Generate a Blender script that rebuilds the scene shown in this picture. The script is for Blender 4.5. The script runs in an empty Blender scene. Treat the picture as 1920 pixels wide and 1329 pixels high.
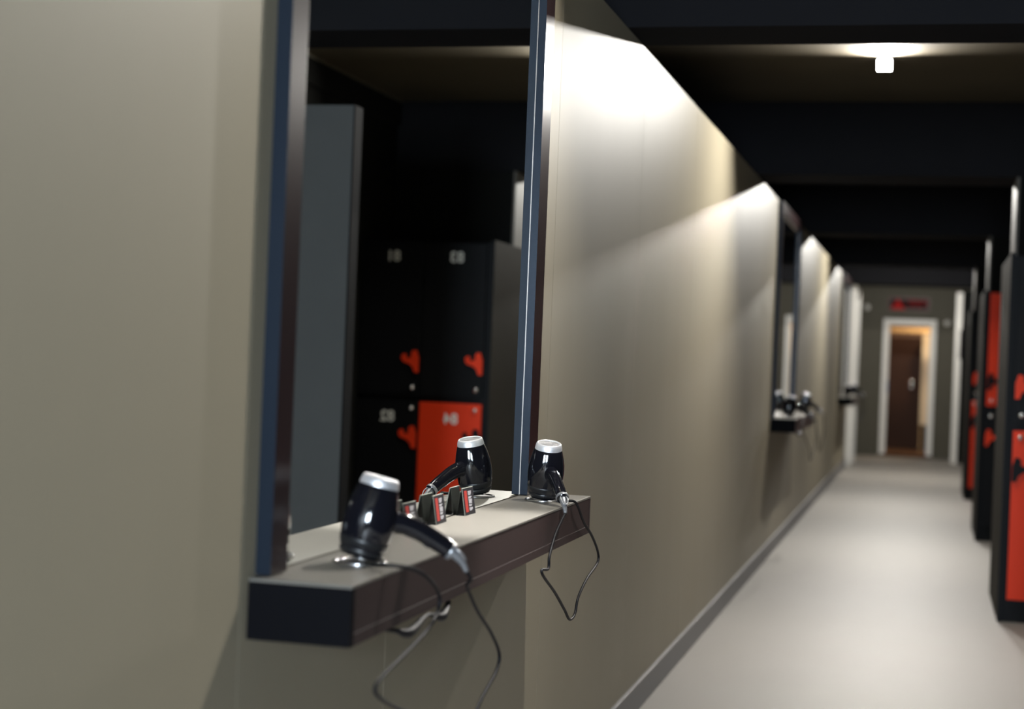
import bpy, bmesh, math, random
from mathutils import Vector, Matrix
random.seed(4)
SC = bpy.context.scene
COL = SC.collection

# ------------------------------------------------------------------ camera, world, exposure
cam_d = bpy.data.cameras.new('camera')
cam = bpy.data.objects.new('camera', cam_d); COL.objects.link(cam)
FPX = 3074.5
cam_d.sensor_fit = 'HORIZONTAL'; cam_d.sensor_width = 36.0
cam_d.lens = FPX / 1920 * 36.0
cR = Vector((0.96845991, 0.24587646, 0.04037529)); cU = Vector((-0.03943393, -0.00875303, 0.99918384)); cF = Vector((-0.24602919, 0.96926165, -0.00121892))
cam.matrix_world = Matrix(((cR.x, cU.x, -cF.x, 0), (cR.y, cU.y, -cF.y, 0), (cR.z, cU.z, -cF.z, 1.2), (0, 0, 0, 1)))
cam_d.clip_start = 0.02; cam_d.clip_end = 80
cam_d.dof.use_dof = True; cam_d.dof.focus_distance = 3.72; cam_d.dof.aperture_fstop = 2.5; cam_d.dof.aperture_blades = 9
SC.camera = cam
w = bpy.data.worlds.new('world'); SC.world = w; w.use_nodes = True
w.node_tree.nodes['Background'].inputs[0].default_value = (.55, .7, 1, 1)
w.node_tree.nodes['Background'].inputs[1].default_value = .6
SC.view_settings.view_transform = 'Standard'; SC.view_settings.look = 'None'
SC.view_settings.gamma = 1; SC.view_settings.use_curve_mapping = False
SC.view_settings.exposure = 0.0
LAMP_POWER = 60.0          # each ceiling floodlight
LAMP_COL = (1.0, .965, .90)
SHELF_SPOT = 420.0         # added, unseen narrow downlight over the nearest shelf
DAY_POWER = 420.0           # cool daylight through the unseen window added behind the camera
dl = bpy.data.lights.new('daylight', 'AREA'); dl.shape = 'RECTANGLE'; dl.size = 1.3; dl.size_y = 1.1
dl.energy = DAY_POWER; dl.color = (.74, .87, 1.0)
dlo = bpy.data.objects.new('daylight', dl); COL.objects.link(dlo)
dlo.location = (.1, -2.75, 1.5); dlo.rotation_euler = (math.radians(90), 0, 0)

# ------------------------------------------------------------------ materials
def srgb(r, g, b):
    f = lambda c: (c/255/12.92) if c/255 <= .04045 else ((c/255+.055)/1.055)**2.4
    return (f(r), f(g), f(b), 1)
def mat(name, col, rough=.5, metal=0., spec=.5, coat=0., emit=None, var=0., vscale=6., bump=0., bscale=200., stretch=(1, 1, 1), aniso=0., bdist=.002):
    m = bpy.data.materials.new(name); m.use_nodes = True
    nt = m.node_tree; b = nt.nodes['Principled BSDF']
    if len(col) == 3: col = (*col, 1)
    b.inputs['Base Color'].default_value = col
    b.inputs['Roughness'].default_value = rough; b.inputs['Metallic'].default_value = metal
    b.inputs['Specular IOR Level'].default_value = spec; b.inputs['Coat Weight'].default_value = coat
    b.inputs['Coat Roughness'].default_value = .06
    if emit: b.inputs['Emission Color'].default_value = (*emit[0], 1); b.inputs['Emission Strength'].default_value = emit[1]
    if var or bump:
        tc = nt.nodes.new('ShaderNodeTexCoord'); mp = nt.nodes.new('ShaderNodeMapping'); mp.inputs['Scale'].default_value = stretch
        nt.links.new(tc.outputs['Object'], mp.inputs['Vector'])
    if var:
        n = nt.nodes.new('ShaderNodeTexNoise'); n.inputs['Scale'].default_value = vscale; n.inputs['Detail'].default_value = 4
        nt.links.new(mp.outputs[0], n.inputs['Vector'])
        r = nt.nodes.new('ShaderNodeMapRange'); r.inputs['To Min'].default_value = 1-var; r.inputs['To Max'].default_value = 1+var
        nt.links.new(n.outputs['Fac'], r.inputs['Value'])
        mx = nt.nodes.new('ShaderNodeVectorMath'); mx.operation = 'SCALE'; mx.inputs[0].default_value = col[:3]
        nt.links.new(r.outputs[0], mx.inputs['Scale']); nt.links.new(mx.outputs[0], b.inputs['Base Color'])
    if bump:
        n2 = nt.nodes.new('ShaderNodeTexNoise'); n2.inputs['Scale'].default_value = bscale; n2.inputs['Detail'].default_value = 2
        nt.links.new(mp.outputs[0], n2.inputs['Vector'])
        bp = nt.nodes.new('ShaderNodeBump'); bp.inputs['Strength'].default_value = bump; bp.inputs['Distance'].default_value = bdist
        nt.links.new(n2.outputs['Fac'], bp.inputs['Height']); nt.links.new(bp.outputs[0], b.inputs['Normal'])
    if aniso:
        b.inputs['Anisotropic'].default_value = aniso; b.inputs['Anisotropic Rotation'].default_value = .25
        tg = nt.nodes.new('ShaderNodeTangent'); tg.direction_type = 'UV_MAP'
        nt.links.new(tg.outputs[0], b.inputs['Tangent'])
    return m
M = {}
M['wall'] = mat('champagne_laminate', (.278, .246, .180), .50, .0, .05, var=.05, vscale=3, bump=.6, bscale=1.1, bdist=.02, stretch=(1, 1, .06), aniso=.55)
M['joint'] = mat('panel_joint', (.06, .055, .05), .7)
M['black'] = mat('black_paint', (.0135, .0135, .0152), .8, 0, .02, var=.12, vscale=4)
M['bulk'] = mat('black_bulkhead_paint', (.0045, .0045, .0042), .8, 0, .08)
M['ceil'] = mat('black_ceiling_paint', (.078, .066, .046), .8, 0, .1, var=.15, vscale=3)
M['darkwall'] = mat('dark_grey_paint', (.013, .0132, .0125), .8, 0, .0, var=.1)
M['greypanel'] = mat('mid_grey_panel', (.115, .116, .113), .6, 0, .0, var=.06)
M['endcap'] = mat('taupe_end_paint', (.13, .12, .105), .6, 0, .2)
M['olive'] = mat('olive_grey_paint', (.078, .070, .048), .7, var=.08)
M['beigewall'] = mat('beige_paint', (.42, .39, .33), .6, var=.05)
M['floor'] = mat('grey_vinyl', (.275, .255, .230), .55, 0, .35, var=.05, vscale=2.2, stretch=(2, .6, 1), bump=.05, bscale=350)
M['base'] = mat('grey_baseboard', (.17, .165, .165), .5, var=.04)
M['white'] = mat('white_lacquer', (.80, .775, .72), .45, var=.02)
M['frame_front'] = mat('dark_brown_film', (.016, .0095, .010), .28, 0, .11, var=.06, vscale=20)
M['frame_side'] = mat('anodised_blue_reflection', (.0085, .0140, .0235), .45, .2, .15, var=.05, vscale=40)  # anodised sides; the bluish reflected light is put into their colour
M['mirror'] = mat('mirror_silver', (.86, .88, .86), .0, 1.0)
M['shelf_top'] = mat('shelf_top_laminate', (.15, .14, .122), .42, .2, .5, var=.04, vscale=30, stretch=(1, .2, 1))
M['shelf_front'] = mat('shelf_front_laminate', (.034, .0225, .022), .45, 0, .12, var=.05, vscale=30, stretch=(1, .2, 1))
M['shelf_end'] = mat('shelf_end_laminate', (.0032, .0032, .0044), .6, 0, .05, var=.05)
M['seam'] = mat('bright_edge', (.3, .27, .25), .35, .5)
M['chrome'] = mat('chrome', (.9, .89, .91), .2, 1.0)
M['silver'] = mat('satin_silver', (.92, .91, .93), .42, .7)
M['grille'] = mat('chrome_mesh', (.6, .6, .62), .35, 1.0, bump=.6, bscale=900)
M['gloss'] = mat('gloss_black_plastic', (.006, .006, .009), .09, 0, .6, coat=.6)
M['satin'] = mat('satin_black_plastic', (.012, .012, .013), .35, 0, .5)
M['cuff'] = mat('grey_cuff', (.30, .30, .31), .3, .6)
M['cord'] = mat('black_rubber', (.008, .0075, .009), .5, 0, .2)
M['locker'] = mat('black_locker_board', (.0055, .0058, .0070), .55, 0, .15, var=.1, vscale=9)
M['locker_side'] = mat('dark_taupe_board', (.030, .0255, .019), .7, 0, .03, var=.06, vscale=12)
M['red'] = mat('red_locker_board', (.84, .048, .010), .5, 0, .2, var=.03, vscale=12)
M['number'] = mat('white_print', (.9, .9, .86), .5)
M['lamp_body'] = mat('lamp_black_metal', (.02, .02, .02), .4, .5)
M['lens'] = mat('lit_lens', (1, 1, 1), .3, emit=((1, .97, .93), 60))
M['card'] = mat('card_black', (.010, .0092, .0115), .55, 0, .15, var=.05)
M['card_back'] = mat('card_grey_green', (.014, .0155, .013), .65, 0, .1, var=.05)
M['card_edge'] = mat('card_edge', (.20, .21, .18), .6)
M['card_red'] = mat('card_red_print', (.24, .02, .015), .6, 0, .2)
M['card_text'] = mat('card_pale_print', (.36, .35, .37), .6, 0, .2)
M['wood_dark'] = mat('dark_brown_wood', (.050, .020, .009), .5, 0, .15, var=.3, vscale=8, stretch=(6, 6, .5))
M['wood_mid'] = mat('brown_wood', (.15, .075, .035), .5, var=.25, vscale=8, stretch=(.6, 6, 6))
M['wood_light'] = mat('ochre_wood', (.50, .33, .15), .5, var=.12, vscale=8, stretch=(.6, 6, 6))
M['cream'] = mat('cream_panel', (.68, .56, .38), .55, var=.04)
M['sign_black'] = mat('sign_black', (.010, .006, .006), .6, 0, .1)
M['sign_red'] = mat('sign_red', (.42, .012, .010), .6, 0, .1)
M['sign_rim'] = mat('sign_dark_red', (.10, .008, .008), .45)

# ------------------------------------------------------------------ helpers
def bm_box(bm, a, b, mi=0):
    x0, y0, z0 = a; x1, y1, z1 = b
    v = [bm.verts.new(p) for p in ((x0, y0, z0), (x1, y0, z0), (x1, y1, z0), (x0, y1, z0), (x0, y0, z1), (x1, y0, z1), (x1, y1, z1), (x0, y1, z1))]
    fs = [bm.faces.new([v[i] for i in q]) for q in ((3, 2, 1, 0), (4, 5, 6, 7), (0, 1, 5, 4), (1, 2, 6, 5), (2, 3, 7, 6), (3, 0, 4, 7))]
    for f in fs: f.material_index = mi
    return fs
def finish(name, bm, mats, parent=None, smooth=False, loc=None, bevel=0.):
    if bevel: bmesh.ops.bevel(bm, geom=bm.edges[:], offset=bevel, segments=2, affect='EDGES', profile=.5)
    bmesh.ops.recalc_face_normals(bm, faces=bm.faces[:])
    me = bpy.data.meshes.new(name); bm.to_mesh(me); bm.free()
    for m in (mats if isinstance(mats, (list, tuple)) else [mats]): me.materials.append(m)
    if smooth:
        for p in me.polygons: p.use_smooth = True
    o = bpy.data.objects.new(name, me); COL.objects.link(o)
    if parent: o.parent = parent
    if loc: o.location = loc
    return o
def box(name, a, b, m, parent=None, bevel=0., origin=None):
    bm = bmesh.new()
    bm_box(bm, a, b)
    return finish(name, bm, m, parent, bevel=bevel)
def struct(o): o['kind'] = 'structure'; return o
def tag(o, label, cat, group=None):
    o['label'] = label; o['category'] = cat
    if group: o['group'] = group
    return o
def empty(name, loc=(0, 0, 0), rz=0.):
    o = bpy.data.objects.new(name, None); COL.objects.link(o); o.location = loc; o.rotation_euler = (0, 0, rz)
    o.empty_display_size = .05
    return o
def copy_tree(o, parent=None):
    c = o.copy(); COL.objects.link(c)
    if parent: c.parent = parent
    for ch in list(o.children): copy_tree(ch, c)
    return c
def spline(pts, n=8):
    P = [Vector(p) for p in pts]; P = [2*P[0]-P[1]] + P + [2*P[-1]-P[-2]]; out = []
    for i in range(1, len(P)-2):
        a, b, c, d = P[i-1:i+3]
        for k in range(n):
            t = k/n
            out.append(.5*((2*b)+(c-a)*t+(2*a-5*b+4*c-d)*t*t+(3*b-a-3*c+d)*t**3))
    out.append(P[-2]); return out
def bm_tube(bm, pts, rad, seg=10, mi=0, cap=True, flat=1.):
    N = len(pts); rings = []
    up = Vector((0, 0, 1)); prev = None
    for i, p in enumerate(pts):
        t = (pts[min(i+1, N-1)]-pts[max(i-1, 0)]).normalized()
        if prev is None:
            a = t.cross(up)
            if a.length < 1e-3: a = t.cross(Vector((1, 0, 0)))
        else:
            a = prev - t*prev.dot(t)
        a.normalize(); prev = a; b = t.cross(a)
        r = rad[i] if isinstance(rad, (list, tuple)) else rad
        rings.append([bm.verts.new(p + a*r*flat*math.cos(2*math.pi*k/seg) + b*r*math.sin(2*math.pi*k/seg)) for k in range(seg)])
    for i in range(N-1):
        for k in range(seg):
            f = bm.faces.new((rings[i][k], rings[i][(k+1) % seg], rings[i+1][(k+1) % seg], rings[i+1][k])); f.material_index = mi
    if cap:
        bm.faces.new(rings[0][::-1]).material_index = mi; bm.faces.new(rings[-1]).material_index = mi
def tube(name, pts, rad, m, parent=None, n=8, seg=10, flat=1.):
    q = spline(pts, n)
    if isinstance(rad, (list, tuple)):
        R = []
        for i in range(len(q)):
            t = i/n; k = min(int(t), len(rad)-2); R.append(rad[k]+(rad[k+1]-rad[k])*(t-k))
        rad = R
    bm = bmesh.new(); bm_tube(bm, q, rad, seg, flat=flat)
    return finish(name, bm, m, parent, smooth=True)
def lathe(name, prof, m, parent=None, seg=40, matrix=None, close=False):
    bm = bmesh.new(); rings = []
    for r, z in prof:
        if r < 1e-6: rings.append([bm.verts.new((0, 0, z))])
        else: rings.append([bm.verts.new((r*math.cos(2*math.pi*k/seg), r*math.sin(2*math.pi*k/seg), z)) for k in range(seg)])
    L = list(zip(rings, rings[1:]))
    if close: L.append((rings[-1], rings[0]))
    for a, b in L:
        for k in range(seg):
            j = (k+1) % seg
            if len(a) == 1: bm.faces.new((a[0], b[j], b[k]))
            elif len(b) == 1: bm.faces.new((a[k], a[j], b[0]))
            else: bm.faces.new((a[k], a[j], b[j], b[k]))
    if matrix is not None: bm.transform(matrix)
    return finish(name, bm, m, parent, smooth=True)
def prism(name, poly, th, m, parent=None, loc=None):
    # poly in (x, z), extruded along -y from y=0 to y=-th
    bm = bmesh.new()
    a = [bm.verts.new((x, 0, z)) for x, z in poly]; b = [bm.verts.new((x, -th, z)) for x, z in poly]
    bm.faces.new(a); bm.faces.new(b[::-1])
    for i in range(len(poly)):
        j = (i+1) % len(poly); bm.faces.new((a[i], a[j], b[j], b[i]))
    return finish(name, bm, m, parent, loc=loc)

# ------------------------------------------------------------------ setting
WX = -.922; HW = 2.2; HC = 2.583; FY = 22.8; RX = 1.10; BY = -2.6
struct(box('floor', (-2.3, BY-.1, -.1), (RX+.2, FY+2.2, 0), M['floor']))
struct(box('ceiling', (-2.3, BY-.1, HC), (RX+.2, FY+.2, HC+.1), M['ceil']))
# left wall: core + laminate panels with hairline joints
wl = struct(box('wall_left', (WX-.16, BY, 0), (WX-.018, 20.0, HW-.006), M['joint']))
struct(box('trim_1', (WX-.16, BY, HW-.006), (WX-.019, 20.0, HW), M['joint']))
struct(box('wall_beyond_left', (-2.3, BY, 0), (-2.2, FY, HC), M['black']))
def wall_panel(y0, y1):
    bm = bmesh.new(); bm_box(bm, (WX-.018, y0+.0012, .09), (WX, y1-.0012, HW-.002))
    uv = bm.loops.layers.uv.new('UVMap')
    for f in bm.faces:
        for l in f.loops: l[uv].uv = (l.vert.co.y, l.vert.co.z)
    return finish('panel', bm, M['wall'], wl)
edges = [BY, -.3, .92, 2.14, 2.795, 4.02, 5.245, 6.47, 7.695, 8.92, 10.14, 11.365, 12.59, 13.81, 15.04, 16.26, 17.48, 18.71, 20.0]
for a, b in zip(edges, edges[1:]): wall_panel(a, b)
struct(box('baseboard_left', (WX-.017, BY, 0), (WX+.012, 20.0, .096), M['base'], bevel=.002))
struct(box('wall_right', (RX, BY, 0), (RX+.12, FY, HC), M['darkwall']))
# wall behind the camera; its unseen window is added for the cool light
wb = struct(box('wall_back', (-1.1, BY-.12, 0), (RX+.1, BY, .94), M['darkwall']))
struct(box('trim_2', (-1.1, BY-.12, 2.06), (RX+.1, BY, HC), M['darkwall']))
struct(box('trim_3', (-1.1, BY-.12, .94), (-.56, BY, 2.06), M['darkwall']))
struct(box('trim_4', (.76, BY-.12, .94), (RX+.1, BY, 2.06), M['darkwall']))
bm = bmesh.new()
for a, b in (((-.56, BY-.1, .94), (-.50, BY-.02, 2.06)), ((.70, BY-.1, .94), (.76, BY-.02, 2.06)), ((-.5, BY-.1, .94), (.7, BY-.02, 1.0)), ((-.5, BY-.1, 2.0), (.7, BY-.02, 2.06)), ((.08, BY-.1, 1.0), (.12, BY-.02, 2.0))): bm_box(bm, a, b)
struct(finish('unseen_window', bm, M['white']))
# ceiling beams across the corridor (lamp bays between them)
PITCH = 3.825
beams = [(-2.6, -2.3), (1.08, 1.36), (4.90, 5.19), (8.75, 9.20), (12.58, 13.03), (16.40, 16.85), (20.15, 20.6)]
for a, b in beams: struct(box('ceiling_beam', (-2.2, a, HW), (RX, b, HC), M['black']))
struct(box('trim_5', (-1.5, 20.6, 2.30), (RX, FY, HC), M['black']))
# lowered bulkhead and soffit over the right-hand bays
struct(box('trim_6', (RX-.02, 1.36, 2.447), (RX, 8.75, 2.57), M['darkwall']))
struct(box('trim_12', (RX-.022, 1.36, 2.57), (RX, 8.75, HC), M['olive']))
# partitions between the bays
struct(box('partition_wall', (.452, 6.25, 0), (RX, 6.33, 2.172), M['greypanel']))
struct(box('trim_11', (.445, 6.2495, 0), (.4515, 6.34, 2.172), M['black']))
for k, y in enumerate((8.76, 12.585, 16.41)):
    pw = struct(box('partition_wall', (.42, y, 0), (RX, y+.42, HW), M['darkwall']))
    box('end_cap', (.405, y, 1.78), (.4195, y+.42, HW), M['endcap'], pw)
# far end
wf = struct(box('wall_far', (-1.6, FY, 0), (-.60, FY+.12, 2.3), M['olive']))
struct(box('trim_8', (.085, FY, 0), (RX, FY+.12, 2.3), M['olive']))
struct(box('trim_9', (-.60, FY, 1.86), (.085, FY+.12, 2.3), M['olive']))
struct(box('wall_left_end', (WX-.16, 21.05, 0), (WX, FY, 2.235), M['beigewall']))
struct(box('wall_right_end', (.40, 21.9, 0), (.6, FY, 2.235), M['darkwall']))
# white door casing at the end of the left wall
d2 = struct(empty('door_2', (WX, 20.0, 0)))
for y in (20.005, 20.98): box('jamb', (-.14, y-20, 0), (.072, y-20+.06, 2.12), M['white'], d2, bevel=.003)
box('head', (-.14, .065, 2.06), (.072, .98, 2.12), M['white'], d2)
box('door_leaf', (-.10, .066, .005), (-.06, .979, 2.059), M['olive'], d2)
# white casing at the right of the corridor's end
d3 = struct(empty('door_3', (.40, 21.9, 0)))
box('jamb', (-.075, -.08, 0), (.0, -.005, 2.2), M['white'], d3, bevel=.003)
box('hinge_leaf', (-.02, -.12, 1.35), (.004, -.081, 1.72), M['frame_front'], d3)
# far doorway: white frame, raised sill, brown vestibule behind
d1 = struct(empty('door_1', (0, FY, 0)))
box('jamb', (-.605, -.03, 0), (-.525, .125, 1.865), M['white'], d1, bevel=.004)
box('jamb', (.012, -.03, 0), (.09, .125, 1.865), M['white'], d1, bevel=.004)
box('head', (-.525, -.03, 1.785), (.012, .125, 1.865), M['white'], d1, bevel=.004)
box('sill', (-.60, -.05, 0), (.085, .12, .035), M['wood_dark'], d1, bevel=.004)
box('latch', (-.535, -.05, .86), (-.522, -.031, 1.02), M['cuff'], d1)
V = FY+.125
struct(box('wall_vestibule_left', (-.70, V, 0), (-.62, V+1.7, 2.3), M['wood_mid']))
struct(box('wall_vestibule_right', (.45, V, 0), (.53, V+1.7, 2.3), M['wood_mid']))
struct(box('wall_vestibule_back', (-.70, V+1.7, 0), (.53, V+1.78, 2.3), M['wood_mid']))
struct(box('ceiling_vestibule', (-.70, V, 2.3), (.53, V+1.78, 2.36), M['wood_mid']))
struct(box('floor_vestibule', (-.62, V, 0), (.45, V+1.7, .03), M['wood_mid']))
struct(box('trim_10', (-.62, V+.55, 1.70), (.45, V+.62, 1.765), M['wood_light']))

# ------------------------------------------------------------------ ceiling floodlights
def make_lamp():
    r = empty('ceiling_floodlight', (0, 0, HC))
    box('ceiling_plate', (-.035, -.02, -.008), (.035, .06, 0), M['lamp_body'], r, bevel=.001)
    bm = bmesh.new(); bm_tube(bm, [Vector((0, .045, -.008)), Vector((0, .045, -.02))], .008, 12); finish('stem', bm, M['lamp_body'], r)
    T = Matrix.Translation((0, .01, -.034)) @ Matrix.Rotation(math.radians(38), 4, 'X')
    bm = bmesh.new(); bm_box(bm, (-.034, 0, -.030), (.034, .024, .030)); 
    bmesh.ops.bevel(bm, geom=bm.edges[:], offset=.004, segments=2, affect='EDGES'); bm.transform(T); h = finish('housing', bm, M['lamp_body'], r)
    bm = bmesh.new()
    for i in range(5): bm_box(bm, (-.03, .024, -.024+i*.011), (.03, .031, -.021+i*.011))
    bm.transform(T); finish('cooling_fins', bm, M['lamp_body'], h)
    bm = bmesh.new(); bm_box(bm, (-.030, -.006, -.026), (.030, -.0005, .026)); bm.transform(T); finish('lens', bm, M['lens'], r)
    return r
LX = -.241
lamp0 = make_lamp()
lamp_y = [3.66, 7.48, 11.31, 15.13, 18.96]
names = ['floodlight on the ceiling above the nearest shelf', 'bright floodlight glaring on the ceiling recess behind the first beam',
         'floodlight behind the second ceiling beam', 'floodlight behind the third ceiling beam', 'floodlight hidden behind the fourth ceiling beam']
for i, y in enumerate(lamp_y):
    o = lamp0 if i == 0 else copy_tree(lamp0)
    o.location = (LX, y, HC); tag(o, names[i], 'lamp', 'floodlights along the ceiling')
    L = bpy.data.lights.new('flood', 'AREA'); L.shape = 'RECTANGLE'; L.size = .056; L.size_y = .048
    L.energy = LAMP_POWER; L.color = LAMP_COL
    lo = bpy.data.objects.new('flood', L); COL.objects.link(lo)
    lo.location = (LX, y+.004, HC-.0405)
    d = Vector((0, -1, -.78)).normalized()
    lo.rotation_euler = d.to_track_quat('-Z', 'Y').to_euler()
# unseen floodlight behind the last beam, added to brighten the far wall
o = copy_tree(lamp0); o.location = (-.15, 20.68, 2.30); o.rotation_euler = (0, 0, math.pi); tag(o, 'added floodlight turned to the far wall, unseen behind the last beam', 'lamp')
L = bpy.data.lights.new('flood', 'AREA'); L.shape = 'RECTANGLE'; L.size = .056; L.size_y = .048; L.energy = 24; L.color = LAMP_COL
lo = bpy.data.objects.new('flood', L); COL.objects.link(lo); lo.location = (-.15, 20.68-.006, 2.30-.0405)
lo.rotation_euler = Vector((0, 1, -.6)).normalized().to_track_quat('-Z', 'Y').to_euler()
o = copy_tree(lamp0); o.location = (-.20, 18.3, HC); o.rotation_euler = (0, 0, math.pi); tag(o, 'added unseen floodlight turned down the corridor towards the white door casing', 'lamp')  # unseen lamp, added so the white casing is lit from the front
L = bpy.data.lights.new('flood', 'AREA'); L.shape = 'RECTANGLE'; L.size = .056; L.size_y = .048; L.energy = 30; L.color = LAMP_COL
lo = bpy.data.objects.new('flood', L); COL.objects.link(lo); lo.location = (-.20, 18.3-.006, HC-.0405)
lo.rotation_euler = Vector((0, 1, -.78)).normalized().to_track_quat('-Z', 'Y').to_euler()
dn = empty('added_downlight', (-.50, 3.10, HC)); tag(dn, 'added unseen narrow round downlight above the nearest shelf', 'lamp')  # unseen downlight, added for the bright patch on the shelf top
lathe('trim_ring', [(.030, 0), (.045, 0), (.045, -.004), (.030, -.006)], M['lamp_body'], dn, 28, close=True)
lathe('lens', [(0, -.001), (.029, -.001), (.029, -.003), (0, -.003)], M['lens'], dn, 28)
L = bpy.data.lights.new('down', 'SPOT'); L.energy = SHELF_SPOT; L.color = (1, .98, .95); L.spot_size = math.radians(22); L.spot_blend = .7; L.shadow_soft_size = .03
lo = bpy.data.objects.new('down', L); COL.objects.link(lo); lo.location = (-.50, 3.10, HC-.02)
lo.rotation_euler = Vector((-.34, 0, -1.70)).normalized().to_track_quat('-Z', 'Y').to_euler()
# warm vestibule lamp, unseen, added to light the room behind the doorway
vl = empty('added_vestibule_lamp', (.1, V+.28, 2.3)); tag(vl, 'added small warm round lamp, unseen, on the wooden ceiling behind the far doorway', 'lamp')
lathe('lamp_base', [(0, 0), (.07, 0), (.07, -.02), (.06, -.025)], M['white'], vl, 24)
lathe('lamp_globe', [(.06, -.025), (.055, -.05), (.035, -.065), (0, -.07)], mat('warm_globe', (1, 1, 1), .4, emit=((1, .75, .45), 6)), vl, 24)
L = bpy.data.lights.new('vestibule_light', 'POINT'); L.energy = 42; L.color = (1, .80, .55); L.shadow_soft_size = .06
lo = bpy.data.objects.new('vestibule_light', L); COL.objects.link(lo); lo.location = (.1, V+.28, 2.15)

# ------------------------------------------------------------------ wall mirrors
def frame_mesh(a, b):
    bm = bmesh.new()
    for f in bm_box(bm, a, b):
        n = f.normal if f.normal.length else None
    bm.normal_update()
    for f in bm.faces:
        f.material_index = 1 if abs(f.normal.y) > .5 else 0
    return bm
MT = HW-.004
def mirror(y0, y1, label):
    r = empty('wall_mirror', (WX, y0, .868)); tag(r, label, 'mirror', 'framed wall mirrors')
    Ln = y1-y0; H = MT-.868; D = .024
    box('glass', (.001, .02, .0), (.005, Ln-.02, H-.02), M['mirror'], r)
    finish('frame_side', frame_mesh((.0006, 0, 0), (D, .062, H)), [M['frame_front'], M['frame_side']], r)
    finish('frame_side', frame_mesh((.0006, Ln-.085, 0), (D, Ln, H)), [M['frame_front'], M['frame_side']], r)
    box('glass_edge', (.0052, Ln-.0866, 0), (.0060, Ln-.0858, H-.071), M['seam'], r)
    box('frame_top', (.0006, .0625, H-.07), (D, Ln-.0855, H), M['frame_front'], r)
    return r
MY = [(2.188, 3.822), (10.12, 11.755), (17.80, 19.435)]
mirror(*MY[0], 'large nearest framed mirror reflecting black and red lockers')
mirror(*MY[1], 'second dark framed mirror, halfway down the champagne wall')
mirror(*MY[2], 'farthest dark framed mirror beside the white door casing')

# ------------------------------------------------------------------ shelves
ZS = .8657; ZB = .7785; SW = .156
def shelf(y0, y1, holes, label):
    r = empty('vanity_shelf', (WX, y0, ZB)); tag(r, label, 'shelf', 'dryer shelves under the mirrors')
    Ln = y1-y0; H = ZS-ZB
    # top board with round cut-outs is kept whole; the dryer sockets sit in it
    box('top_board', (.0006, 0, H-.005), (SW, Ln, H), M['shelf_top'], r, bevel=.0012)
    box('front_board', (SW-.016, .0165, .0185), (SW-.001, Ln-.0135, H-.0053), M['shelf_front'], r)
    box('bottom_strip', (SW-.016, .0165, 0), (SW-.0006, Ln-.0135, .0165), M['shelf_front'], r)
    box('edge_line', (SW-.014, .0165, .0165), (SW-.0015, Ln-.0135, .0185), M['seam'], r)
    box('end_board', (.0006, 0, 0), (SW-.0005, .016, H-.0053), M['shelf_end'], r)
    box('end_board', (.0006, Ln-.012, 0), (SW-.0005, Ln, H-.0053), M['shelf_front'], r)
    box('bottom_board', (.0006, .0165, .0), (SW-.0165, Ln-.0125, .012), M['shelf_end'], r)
    for (x, y) in holes:
        c = (x-WX, y-y0)
        T = Matrix.Translation((c[0], c[1], H))
        lathe('socket_ring', [(.036, .0005), (.0365, .003), (.039, .0042), (.042, .0035), (.0435, .0005)], M['chrome'], r, 40, T, close=True)
        lathe('socket_well', [(.0, .0006), (.036, .0006), (.036, .0012), (.0, .0012)], M['satin'], r, 32, T)
    return r
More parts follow.
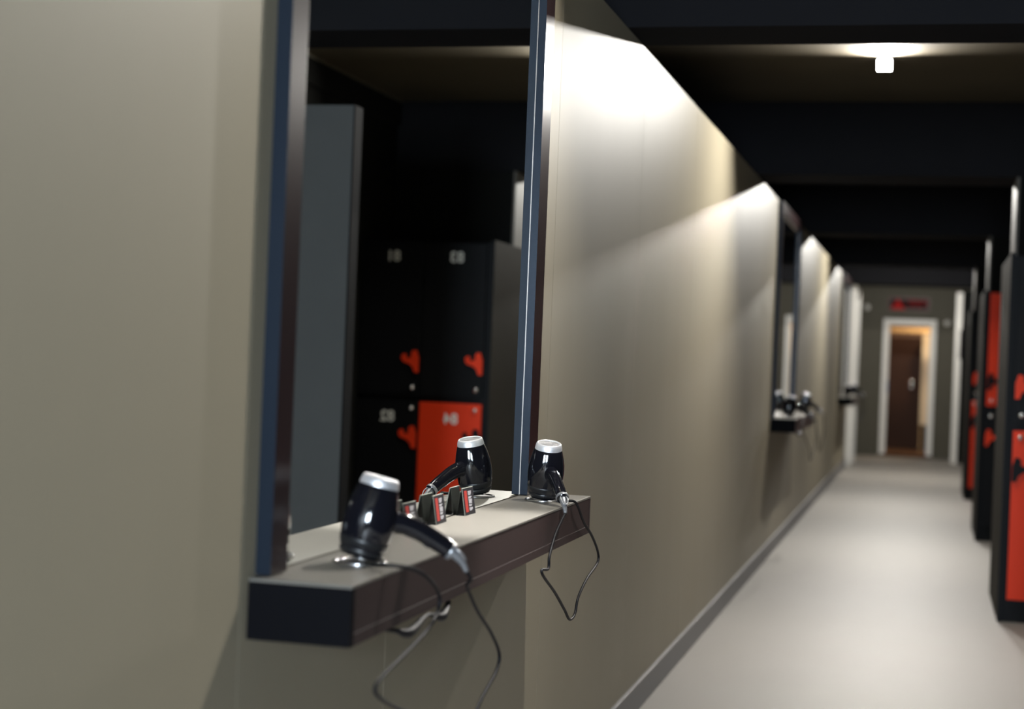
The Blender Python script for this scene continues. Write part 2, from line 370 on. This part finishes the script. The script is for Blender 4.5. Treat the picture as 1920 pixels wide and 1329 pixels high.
# ------------------------------------------------------------------ hair dryers
def make_dryer():
    r = empty('hair_dryer')
    tilt = Matrix.Translation((0, 0, .0088)) @ Matrix.Rotation(math.radians(13), 4, 'Y') @ Matrix.Diagonal((1.07, 1.07, 1.02, 1))
    body = [(.0, .0), (.0295, .0), (.0315, .004), (.033, .012), (.0333, .0125), (.0335, .014), (.0365, .028), (.0388, .045), (.0392, .058), (.0378, .074), (.0345, .090), (.0308, .1035), (.0292, .1085), (.0282, .1095), (0, .1095)]
    b = lathe('barrel', body, M['gloss'], r, 48, tilt)
    lathe('nozzle_band', [(.0336, .0145), (.0348, .0160), (.0362, .0230), (.0370, .0268), (.0365, .0272)], M['satin'], b, 48, tilt)
    lathe('nozzle_rim', [(.0312, .0035), (.0322, .0040), (.0334, .0105), (.0330, .0115)], M['satin'], b, 48, tilt)
    c = lathe('intake_cap', [(.0290, .1096), (.0289, .111), (.0280, .117), (.0262, .1225), (.0245, .1240), (.0232, .1232), (.0225, .1212)], M['silver'], r, 48, tilt)
    lathe('intake_grille', [(.0228, .1210), (.020, .1222), (.0185, .1212), (.016, .1226), (.0140, .1216), (.011, .1229), (.009, .1218), (.005, .1230), (0, .1230)], M['grille'], c, 40, tilt)
    pts = [(.016, 0, .052), (.036, 0, .061), (.058, 0, .062), (.082, 0, .054), (.106, 0, .041), (.128, 0, .028), (.145, 0, .0165)]
    h = tube('handle', pts, [.021, .0195, .0178, .0165, .0155, .0148, .0135], M['gloss'], r, 6, 18, flat=.86)
    q = lathe('handle_collar', [(.0138, 0), (.0146, .0015), (.0146, .006), (.0138, .0075)], M['cuff'], h, 24,
              Matrix.Translation((.1385, 0, .0208)) @ Matrix.Rotation(math.radians(124), 4, 'Y'))
    bm = bmesh.new(); bm_box(bm, (-.009, -.005, -.002), (.009, .005, .0035)); bmesh.ops.bevel(bm, geom=bm.edges[:], offset=.0015, segments=2, affect='EDGES')
    bm.transform(Matrix.Translation((.076, 0, .0405)) @ Matrix.Rotation(math.radians(20), 4, 'Y')); finish('switch', bm, M['satin'], h)
    bm = bmesh.new(); bm_box(bm, (-.006, -.004, -.002), (.006, .004, .003)); bmesh.ops.bevel(bm, geom=bm.edges[:], offset=.0012, segments=2, affect='EDGES')
    bm.transform(Matrix.Translation((.102, 0, .0265)) @ Matrix.Rotation(math.radians(32), 4, 'Y')); finish('switch', bm, M['satin'], h)
    tube('strain_relief', [(.145, 0, .0165), (.154, 0, .0085), (.162, 0, -.001), (.168, 0, -.013)], [.0085, .0075, .0055, .0042], M['cuff'], r, 6, 14)
    # hanging loop beside the cord
    tube('hanging_loop', [(.148, .006, .0235), (.158, .008, .016), (.165, .004, .007), (.165, -.004, .007), (.158, -.008, .016), (.148, -.006, .0235)], .0014, M['cuff'], r, 6, 8)
    return r
dry = make_dryer()
def place_dryer(o, base, direction, label):
    o.location = (base[0], base[1], ZS+.0015); o.rotation_euler = (0, 0, math.atan2(direction[1], direction[0]))
    tag(o, label, 'hair dryer', 'hair dryers standing in the shelves')
    d = Vector((direction[0], direction[1])).normalized()
    tip = Vector((base[0]+d.x*.168, base[1]+d.y*.168, ZS-.011))
    return tip
def cord(name_label, pts, dr=None):
    # the cord is a part of its dryer
    o = tube('power_cord', [tuple(p) for p in pts], .0031, M['cord'], None, 8, 10)
    o.parent = dr
    bpy.context.view_layer.update()
    inv = (Matrix.Translation(dr.location) @ Matrix.Rotation(dr.rotation_euler.z, 4, 'Z')).inverted()
    o.data.transform(inv)
    return o
DB = [(-.840, 2.405), (-.838, 3.645)]
DD = [(.90, .42), (.50, -.866)]
S = 1.0161
far_hang = [(3.38, .828), (3.345, .805), (3.318, .779), (3.313, .756), (3.254, .760), (3.276, .743), (3.383, .698), (3.487, .647), (3.548, .616), (3.603, .621), (3.632, .653), (3.721, .684), (3.842, .707), (3.844, .733), (3.764, .779), (3.660, .822)]
def far_cord(tip, base, dy):
    P = [tip]
    P += [(-.757, y*S+dy, 1.2-(1.2-z)*S) for y, z in far_hang]
    P += [(-.758, 3.63+dy, .866), (-.775, 3.612+dy, .8715), (-.80, 3.625+dy, .8700)]
    return P
near_A = [(2.40, .846), (2.447, .817), (2.439, .791), (2.38, .771), (2.278, .754), (2.188, .741), (2.152, .729), (2.178, .71), (2.25, .683), (2.371, .644)]
near_B = [(2.51, .825), (2.579, .777), (2.67, .728), (2.734, .681), (2.717, .654), (2.651, .633), (2.603, .615), (2.545, .585)]
def near_cord(tip, base, dy):
    P = [tip, (tip.x+.004, tip.y+.012, tip.z-.014)]
    P += [(-.695, y+dy, z) for y, z in near_B] + [(-.71, 2.46+dy, .612)] + [(-.722, y+dy, z) for y, z in near_A[::-1]]
    P += [(-.735, 2.355+dy, .868), (-.765, 2.325+dy, .8765), (-.80, 2.345+dy, .8720)]
    return P
# copies are taken before the cords are added
spare = [copy_tree(dry) for _ in range(5)]
def do_station(k, dybase, labels, slabel):
    y0, y1 = MY[k][0]-.023, MY[k][1]+.016
    bases = [(b[0], b[1]+q) for b, q in zip(DB, dybase)]
    shelf(y0, y1, bases, slabel)
    for i in (0, 1):
        o = dry if (k == 0 and i == 0) else spare.pop()
        dd = DD[i] if k == 0 else [(.93, .3), (.80, -.55)][i]
        tip = place_dryer(o, bases[i], dd, labels[i])
        if k == 0: P = near_cord(tip, bases[i], dybase[i]) if i == 0 else far_cord(tip, bases[i], dybase[i])
        else:
            b = bases[i]; t = tip
            P = [t, (t.x+.012, t.y, .855), (t.x+.012, t.y+.06, .80), (t.x+.01, t.y+.16, .72), (t.x, t.y+.10, .66), (t.x-.01, t.y-.02, .60), (t.x-.01, t.y-.16, .68), (-.735, b[1]-.15, .80), (-.735, b[1]-.06, .864), (-.765, b[1]-.05, .8735), (-.80, b[1]-.03, .8705)]
        cord('', P, o)
do_station(0, (0, 0), ('black hair dryer with chrome cap at the near end of the nearest shelf', 'black hair dryer at the far end of the nearest shelf, cord looping below'),
           'nearest dark brown shelf with two hair dryers and three cards')
do_station(1, (7.95, 8.03), ('nearer chrome capped dryer on the second shelf', 'farther chrome capped dryer on the second shelf, handle towards the corridor'),
           'second dark shelf, under the mirror halfway down the wall')
do_station(2, (15.52, 15.85), ('nearer black dryer on the farthest shelf', 'farther black dryer on the farthest shelf beside the white door casing'),
           'farthest small dark shelf by the white door casing')
# cables clipped under the shelves
def under_cable(dy, label):
    P = [(-.79, 2.36+dy, .774), (-.775, 2.40+dy, .766), (-.766, 2.44+dy, .758), (-.768, 2.53+dy, .770), (-.772, 2.58+dy, .764), (-.768, 2.625+dy, .756), (-.78, 2.70+dy, .770), (-.80, 2.74+dy, .7745)]
    r = tube('under_shelf_cable', P, [.003, .004, .0085, .004, .004, .0085, .004, .003], M['cord'], None, 6, 10)
    tag(r, label, 'cable', 'cables under the shelves')
under_cable(0, 'short black cable with plugs hanging under the nearest shelf')
under_cable(7.93, 'black cable end hanging under the second shelf')

# ------------------------------------------------------------------ tent cards
def make_card():
    r = empty('tent_card')
    L = .072; H = .054; T = .0011; D = .018
    # front leaf (towards corridor) and back leaf meeting at the ridge; ridge runs along y
    def leaf(x0, x1, name, m):
        bm = bmesh.new()
        n = Vector((H, 0, x0-x1 if x0 > x1 else -(x1-x0)))
        v = []
        for y in (0, L):
            for (x, z) in ((x0, 0), (x1, H), (x1+T, H), (x0+T, 0)): v.append(bm.verts.new((x, y, z)))
        for q in ((0, 1, 2, 3), (7, 6, 5, 4), (0, 4, 5, 1), (1, 5, 6, 2), (2, 6, 7, 3), (3, 7, 4, 0)): bm.faces.new([v[i] for i in q])
        return finish(name, bm, m, r)
    f = leaf(D*.5, 0, 'front_leaf', M['card']); leaf(-D*.5, -T, 'back_leaf', M['card_back'])
    bm = bmesh.new(); bm_box(bm, (-D*.5, .001, 0), (D*.5, .030, .0012)); finish('base_flap', bm, M['card'], r)
    # printed matter lies 0.2 mm proud of the sloping front leaf
    sx = -D*.5/H
    def patch(name, y0, y1, z0, z1, m):
        bm = bmesh.new(); q = []
        for e in (T+.0001, T+.0004):
            for (y, z) in ((y0, z0), (y1, z0), (y1, z1), (y0, z1)): q.append(bm.verts.new((D*.5+sx*z+e, y, z)))
        for i in ((0, 1, 2, 3), (7, 6, 5, 4), (0, 4, 5, 1), (1, 5, 6, 2), (2, 6, 7, 3), (3, 7, 4, 0)): bm.faces.new([q[k] for k in i])
        return bm
    finish('red_band', patch('', .009, .027, .006, .049, M['card_red']), M['card_red'], f)
    def add(bm, y0, y1, z0, z1):
        b2 = patch('', y0, y1, z0, z1, None); me = bpy.data.meshes.new('t'); b2.to_mesh(me); b2.free(); bm.from_mesh(me); bpy.data.meshes.remove(me)
    bm = bmesh.new(); rnd = random.Random(3)
    z = .008
    for word in (.007, .004, .008, .005, .009):
        zz = z
        while zz < z+word-.001:
            add(bm, .034, .034+rnd.choice((.016, .02, .022)), zz, zz+.0013); zz += .0022
        z += word+.0018
    finish('print_lines', bm, M['card_text'], f)
    # pale cut edges
    bm = bmesh.new()
    v = []
    for y in (-.0006, -.0001):
        for (x, zz) in ((D*.5, .0), (0, H), (T*1.2, H), (D*.5+T*1.2, 0)): v.append(bm.verts.new((x, y, zz)))
    for q in ((0, 1, 2, 3), (7, 6, 5, 4), (0, 4, 5, 1), (1, 5, 6, 2), (2, 6, 7, 3), (3, 7, 4, 0)): bm.faces.new([v[i] for i in q])
    bm_box(bm, (-.0012, 0, H), (.0014, L, H+.0006))
    finish('cut_edge', bm, M['card_edge'], f)
    return r
card = make_card()
cl = ['black and red tent card nearest the far dryer', 'black and red tent card standing between the two others', 'black and red tent card half hidden behind the near dryer']
for i, (x, y, a) in enumerate(((-.905, 3.195, -.03), (-.905, 2.995, .02), (-.905, 2.81, -.02))):
    o = card if i == 0 else copy_tree(card)
    o.location = (x, y, ZS+.0003); o.rotation_euler = (0, 0, a); tag(o, cl[i], 'card', 'tent cards along the nearest mirror')

# ------------------------------------------------------------------ lockers
ARM = [(0, -.058), (.020, -.058), (.030, -.030), (.052, -.012), (.082, -.004), (.094, .012), (.092, .032), (.078, .040), (.066, .032), (.070, .016), (.050, .016), (.038, .024), (.040, .044), (.030, .058), (.012, .058), (.006, .036), (0, .020)]
def text_mesh(s, size, m, parent, loc):
    cu = bpy.data.curves.new('t', 'FONT'); cu.body = s; cu.size = size; cu.align_x = 'CENTER'; cu.align_y = 'CENTER'; cu.extrude = .0008; cu.offset = .0013
    o = bpy.data.objects.new('t', cu); COL.objects.link(o)
    me = bpy.data.meshes.new_from_object(o); bpy.data.objects.remove(o); bpy.data.curves.remove(cu)
    me.transform(Matrix.Rotation(math.radians(90), 4, 'X')); me.name = 'number'; me.materials.clear(); me.materials.append(m)
    q = bpy.data.objects.new('number', me); COL.objects.link(q); q.parent = parent; q.location = loc
    return q
def locker(y, reds, numbers, label):
    r = empty('locker_bank', (.368, y, 0)); tag(r, label, 'locker', 'banks of black and red lockers')
    W = .722
    box('carcass', (.019, .019, 0), (W, .515, 1.765), M['locker'], r, bevel=.002)
    box('side_panel', (0, .001, 0), (.0185, 1.05, 1.778), M['locker_side'], r, bevel=.0015)
    box('side_edge', (.0002, -.0008, .0), (.0183, .0008, 1.776), M['locker'], r)
    for c in (0, 1):
        x0 = .041+c*.348; x1 = x0+.336
        for lv, (z0, z1) in enumerate(((.958, 1.757), (.110, .922))):
            red = (c, lv) in reds
            d = box('door', (x0, 0, z0), (x1, .0175, z1), M['red' if red else 'locker'], r, bevel=.0015)
            hz = 1.133 if lv == 0 else .735
            h = prism('handle', ARM, .012, M['locker' if red else 'red'], d, (x0+.001, -.0006, hz))
            if red: h['label'] = 'black arm shaped handle on the red door'
            lz = .996 if lv == 0 else .889
            T = Matrix.Translation((x0+.034, -.0005, lz)) @ Matrix.Rotation(math.radians(90), 4, 'X')
            lathe('lock', [(0, 0), (.013, 0), (.013, .006), (.011, .009), (.006, .010), (.006, .014), (0, .0145)], M['chrome'], d, 20, T)
            if (c, lv) in numbers: text_mesh(numbers[(c, lv)], .078, M['number'], d, (x0+.163, -.0016, 1.683 if lv == 0 else .838))
    return r
locker(8.23, {(0, 1)}, {(0, 0): '83', (1, 0): '81', (0, 1): '84', (1, 1): '82'}, 'nearest locker bank with a red lower door and white numbers')
locker(12.05, {(0, 0)}, {}, 'second locker bank with a bright red upper door')
locker(15.88, {(0, 1)}, {}, 'farthest locker bank, a sliver of red lower door showing')

# ------------------------------------------------------------------ far end things
sg = empty('warning_sign', (-.283, FY-.002, 2.07)); tag(sg, 'black and red sign with a triangle above the far doorway', 'sign')
box('board', (-.266, -.012, -.085), (.266, 0, .085), M['sign_rim'], sg, bevel=.002)
box('panel', (-.246, -.0135, -.066), (.246, -.0125, .066), M['sign_black'], sg)
prism('triangle', [(-.24, -.075), (-.045, -.075), (-.1425, .072)], .003, M['sign_red'], sg, (0, -.0140, 0))
bm = bmesh.new()
for (a, b, z) in ((-.03, .22, .04), (0, .235, .008), (.0, .19, -.024)):
    x = a
    rr = random.Random(int(z*1000)+99)
    while x < b:
        wd = rr.uniform(.02, .05); bm_box(bm, (x, -.0150, z-.0055), (min(x+wd, b+.01), -.0137, z+.0055)); x += wd+.009
finish('print_lines', bm, M['sign_red'], sg)
def wall_dot(loc, label):
    r = empty('wall_speaker', loc); tag(r, label, 'wall fitting', 'round white wall fittings')
    T = Matrix.Rotation(math.radians(90), 4, 'X')
    lathe('base', [(0, 0), (.038, 0), (.038, .012), (.034, .016)], M['white'], r, 24, T)
    lathe('dome', [(.034, .016), (.030, .03), (.018, .042), (0, .046)], M['white'], r, 24, T)
wall_dot((.226, FY-.001, 1.83), 'small round white fitting to the right of the far door frame')
wall_dot((-.83, FY-.001, 2.01), 'small round white fitting high beside the end of the left wall')
# brown door inside the vestibule
vd = empty('inner_door', (-.26, V+1.69, .03)); tag(vd, 'dark brown wooden door seen through the far white frame', 'door')
box('leaf', (-.30, -.045, 0), (.23, -.002, 1.62), M['wood_dark'], vd, bevel=.003)
box('head_board', (-.32, -.05, 1.622), (.32, -.002, 1.70), M['wood_mid'], vd)
T = Matrix.Translation((.035, -.046, .98)) @ Matrix.Rotation(math.radians(90), 4, 'X')
lathe('knob', [(0, 0), (.03, 0), (.03, .008), (.014, .014), (.014, .03), (.032, .04), (.034, .055), (.02, .066), (0, .068)], M['chrome'], vd, 24, T)
T = Matrix.Translation((.035, -.046, .90)) @ Matrix.Rotation(math.radians(90), 4, 'X')
lathe('lock_plate', [(0, 0), (.028, 0), (.028, .008), (.02, .014), (0, .016)], M['chrome'], vd, 24, T)
cb = empty('cream_cabinet', (.13, V+1.0, .03)); tag(cb, 'cream tall cabinet on legs inside the far doorway', 'cabinet')
box('body', (-.218, -.0, .38), (.20, .30, 1.66), M['cream'], cb, bevel=.004)
for x in (-.21, .17):
    for y in (.01, .27): box('leg', (x, y, 0), (x+.02, y+.02, .379), M['wood_light'], cb)
box('handle', (-.02, -.014, 1.25), (.05, -.0005, 1.27), M['wood_light'], cb)
